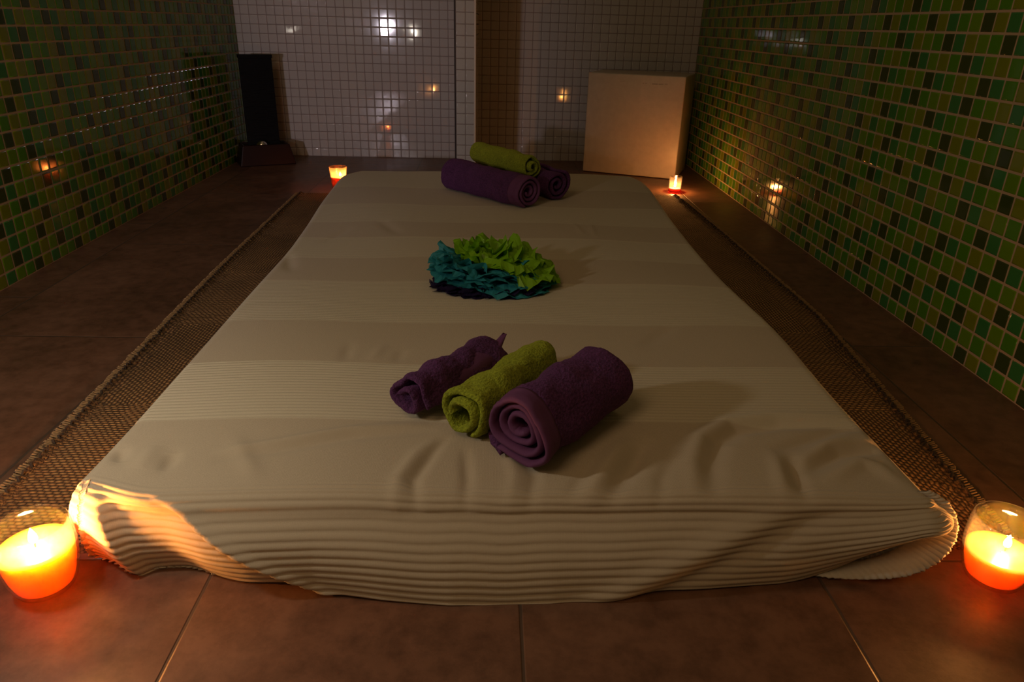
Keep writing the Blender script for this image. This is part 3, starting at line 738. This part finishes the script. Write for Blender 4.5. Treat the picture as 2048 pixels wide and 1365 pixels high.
# ------------------------------------------------------------------ white cube
CUB = mat('white_plastic', (.66, .56, .45), .42)
nz = noise_n(CUB, 40, 5, objco(CUB)); lk(CUB, ramp_n(CUB, nz, [(.3, (.47, .39, .31)), (.7, (.54, .45, .36))]), bsdf(CUB).inputs['Base Color'])
c0, c1_ = Vector((.360, 2.826)), Vector((.690, 2.688)); dxv = (c1_ - c0); wc_ = dxv.length; ang = math.atan2(dxv.y, dxv.x); HC = .363
cube = thing('storage_cube', 'plain white cube pedestal standing in the right corner of the tiled room', 'pedestal', (c0.x, c0.y, 0), ang)
v, f = box_vf(0, wc_, 0, .232, 0.002, HC); bo = make('box_body', v, f, CUB, parent=cube, smooth=True); bevel(bo, .004, 3)
SM = mat('scuff_marks', (.16, .10, .07), .8)
V = []; Fc = []
for (sx0, sz0, w_, h_) in [(.205, .333, .005, .0016), (.215, .3335, .004, .002), (.238, .332, .022, .0022), (.262, .3325, .018, .0016), (.285, .334, .012, .0012), (.12, .336, .02, .0007), (.07, .33, .01, .0006)]:
    b0 = len(V); V += [(sx0, -.0004, sz0), (sx0 + w_, -.0004, sz0 + .0006), (sx0 + w_ * .9, -.0004, sz0 + h_), (sx0 + w_ * .1, -.0004, sz0 + h_ * .8)]; Fc.append((b0, b0 + 1, b0 + 2, b0 + 3))
make('scuff', V, Fc, SM, parent=cube, smooth=False)['kind'] = 'stuff'

# ------------------------------------------------------------------ table fountain
ft = thing('tabletop_fountain', 'dark slate slab fountain with a brown basin in the left corner', 'fountain', (-.868, 2.868, 0), math.radians(26))
BAS = mat('dark_red_brown_lacquer', (.016, .004, .004), .35); SL = mat('black_slate', (.004, .004, .0045), .6); bsdf(SL).inputs['Specular IOR Level'].default_value = .12; bsdf(BAS).inputs['Specular IOR Level'].default_value = .25
wv = nn(SL, 'ShaderNodeTexNoise'); wv.inputs['Scale'].default_value = 60; mp = nn(SL, 'ShaderNodeMapping'); mp.inputs['Scale'].default_value = (.3, 1, 4); lk(SL, objco(SL), mp.inputs[0]); lk(SL, mp.outputs[0], wv.inputs['Vector'])
lk(SL, bump_n(SL, wv.outputs['Fac'], .8, .004), bsdf(SL).inputs['Normal'])
def frustum(w0, d0, w1, d1, z0, z1):
    return [(-w0, -d0, z0), (w0, -d0, z0), (w0, d0, z0), (-w0, d0, z0), (-w1, -d1, z1), (w1, -d1, z1), (w1, d1, z1), (-w1, d1, z1)]
v = frustum(.103, .062, .086, .048, .001, .076) + frustum(.086, .048, .078, .040, .076, .076)[4:] + frustum(.07, .034, .07, .034, .050, .050)[4:]
f = [(0, 3, 2, 1)]
for b_, (lo, hi) in enumerate(((0, 4), (4, 8), (8, 12))):
    for k in range(4): f.append((lo + k, lo + (k + 1) % 4, hi + (k + 1) % 4, hi + k))
f.append((12, 13, 14, 15))
b = make('basin', v, f, BAS, parent=ft, smooth=False); bevel(b, .003, 2)
v, f = box_vf(-.058, .060, .002, .018, .045, .385); v = [(x + (z - .05) * .01, y + (z - .05) * .05, z) for x, y, z in v]
s = make('slate_slab', v, f, SL, parent=ft, smooth=False); bevel(s, .002, 2)
v, f = box_vf(-.060, .062, -.002, .024, .380, .392); v = [(x + .0034, y + .017, z) for x, y, z in v]
make('top_rail', v, f, SL, parent=ft, smooth=False)
MET = mat('steel_ball', (.75, .72, .70), .15, Metallic=1.0)
prof = [(.021 * math.sin(PI * i / 16) + .0001, .074 - .021 * math.cos(PI * i / 16)) for i in range(17)]
v, f = lathe(prof, 32); q = make('ball', v, f, MET, parent=ft); q.location = (-.012, -.022, -.004); q['label'] = 'shiny metal ball'
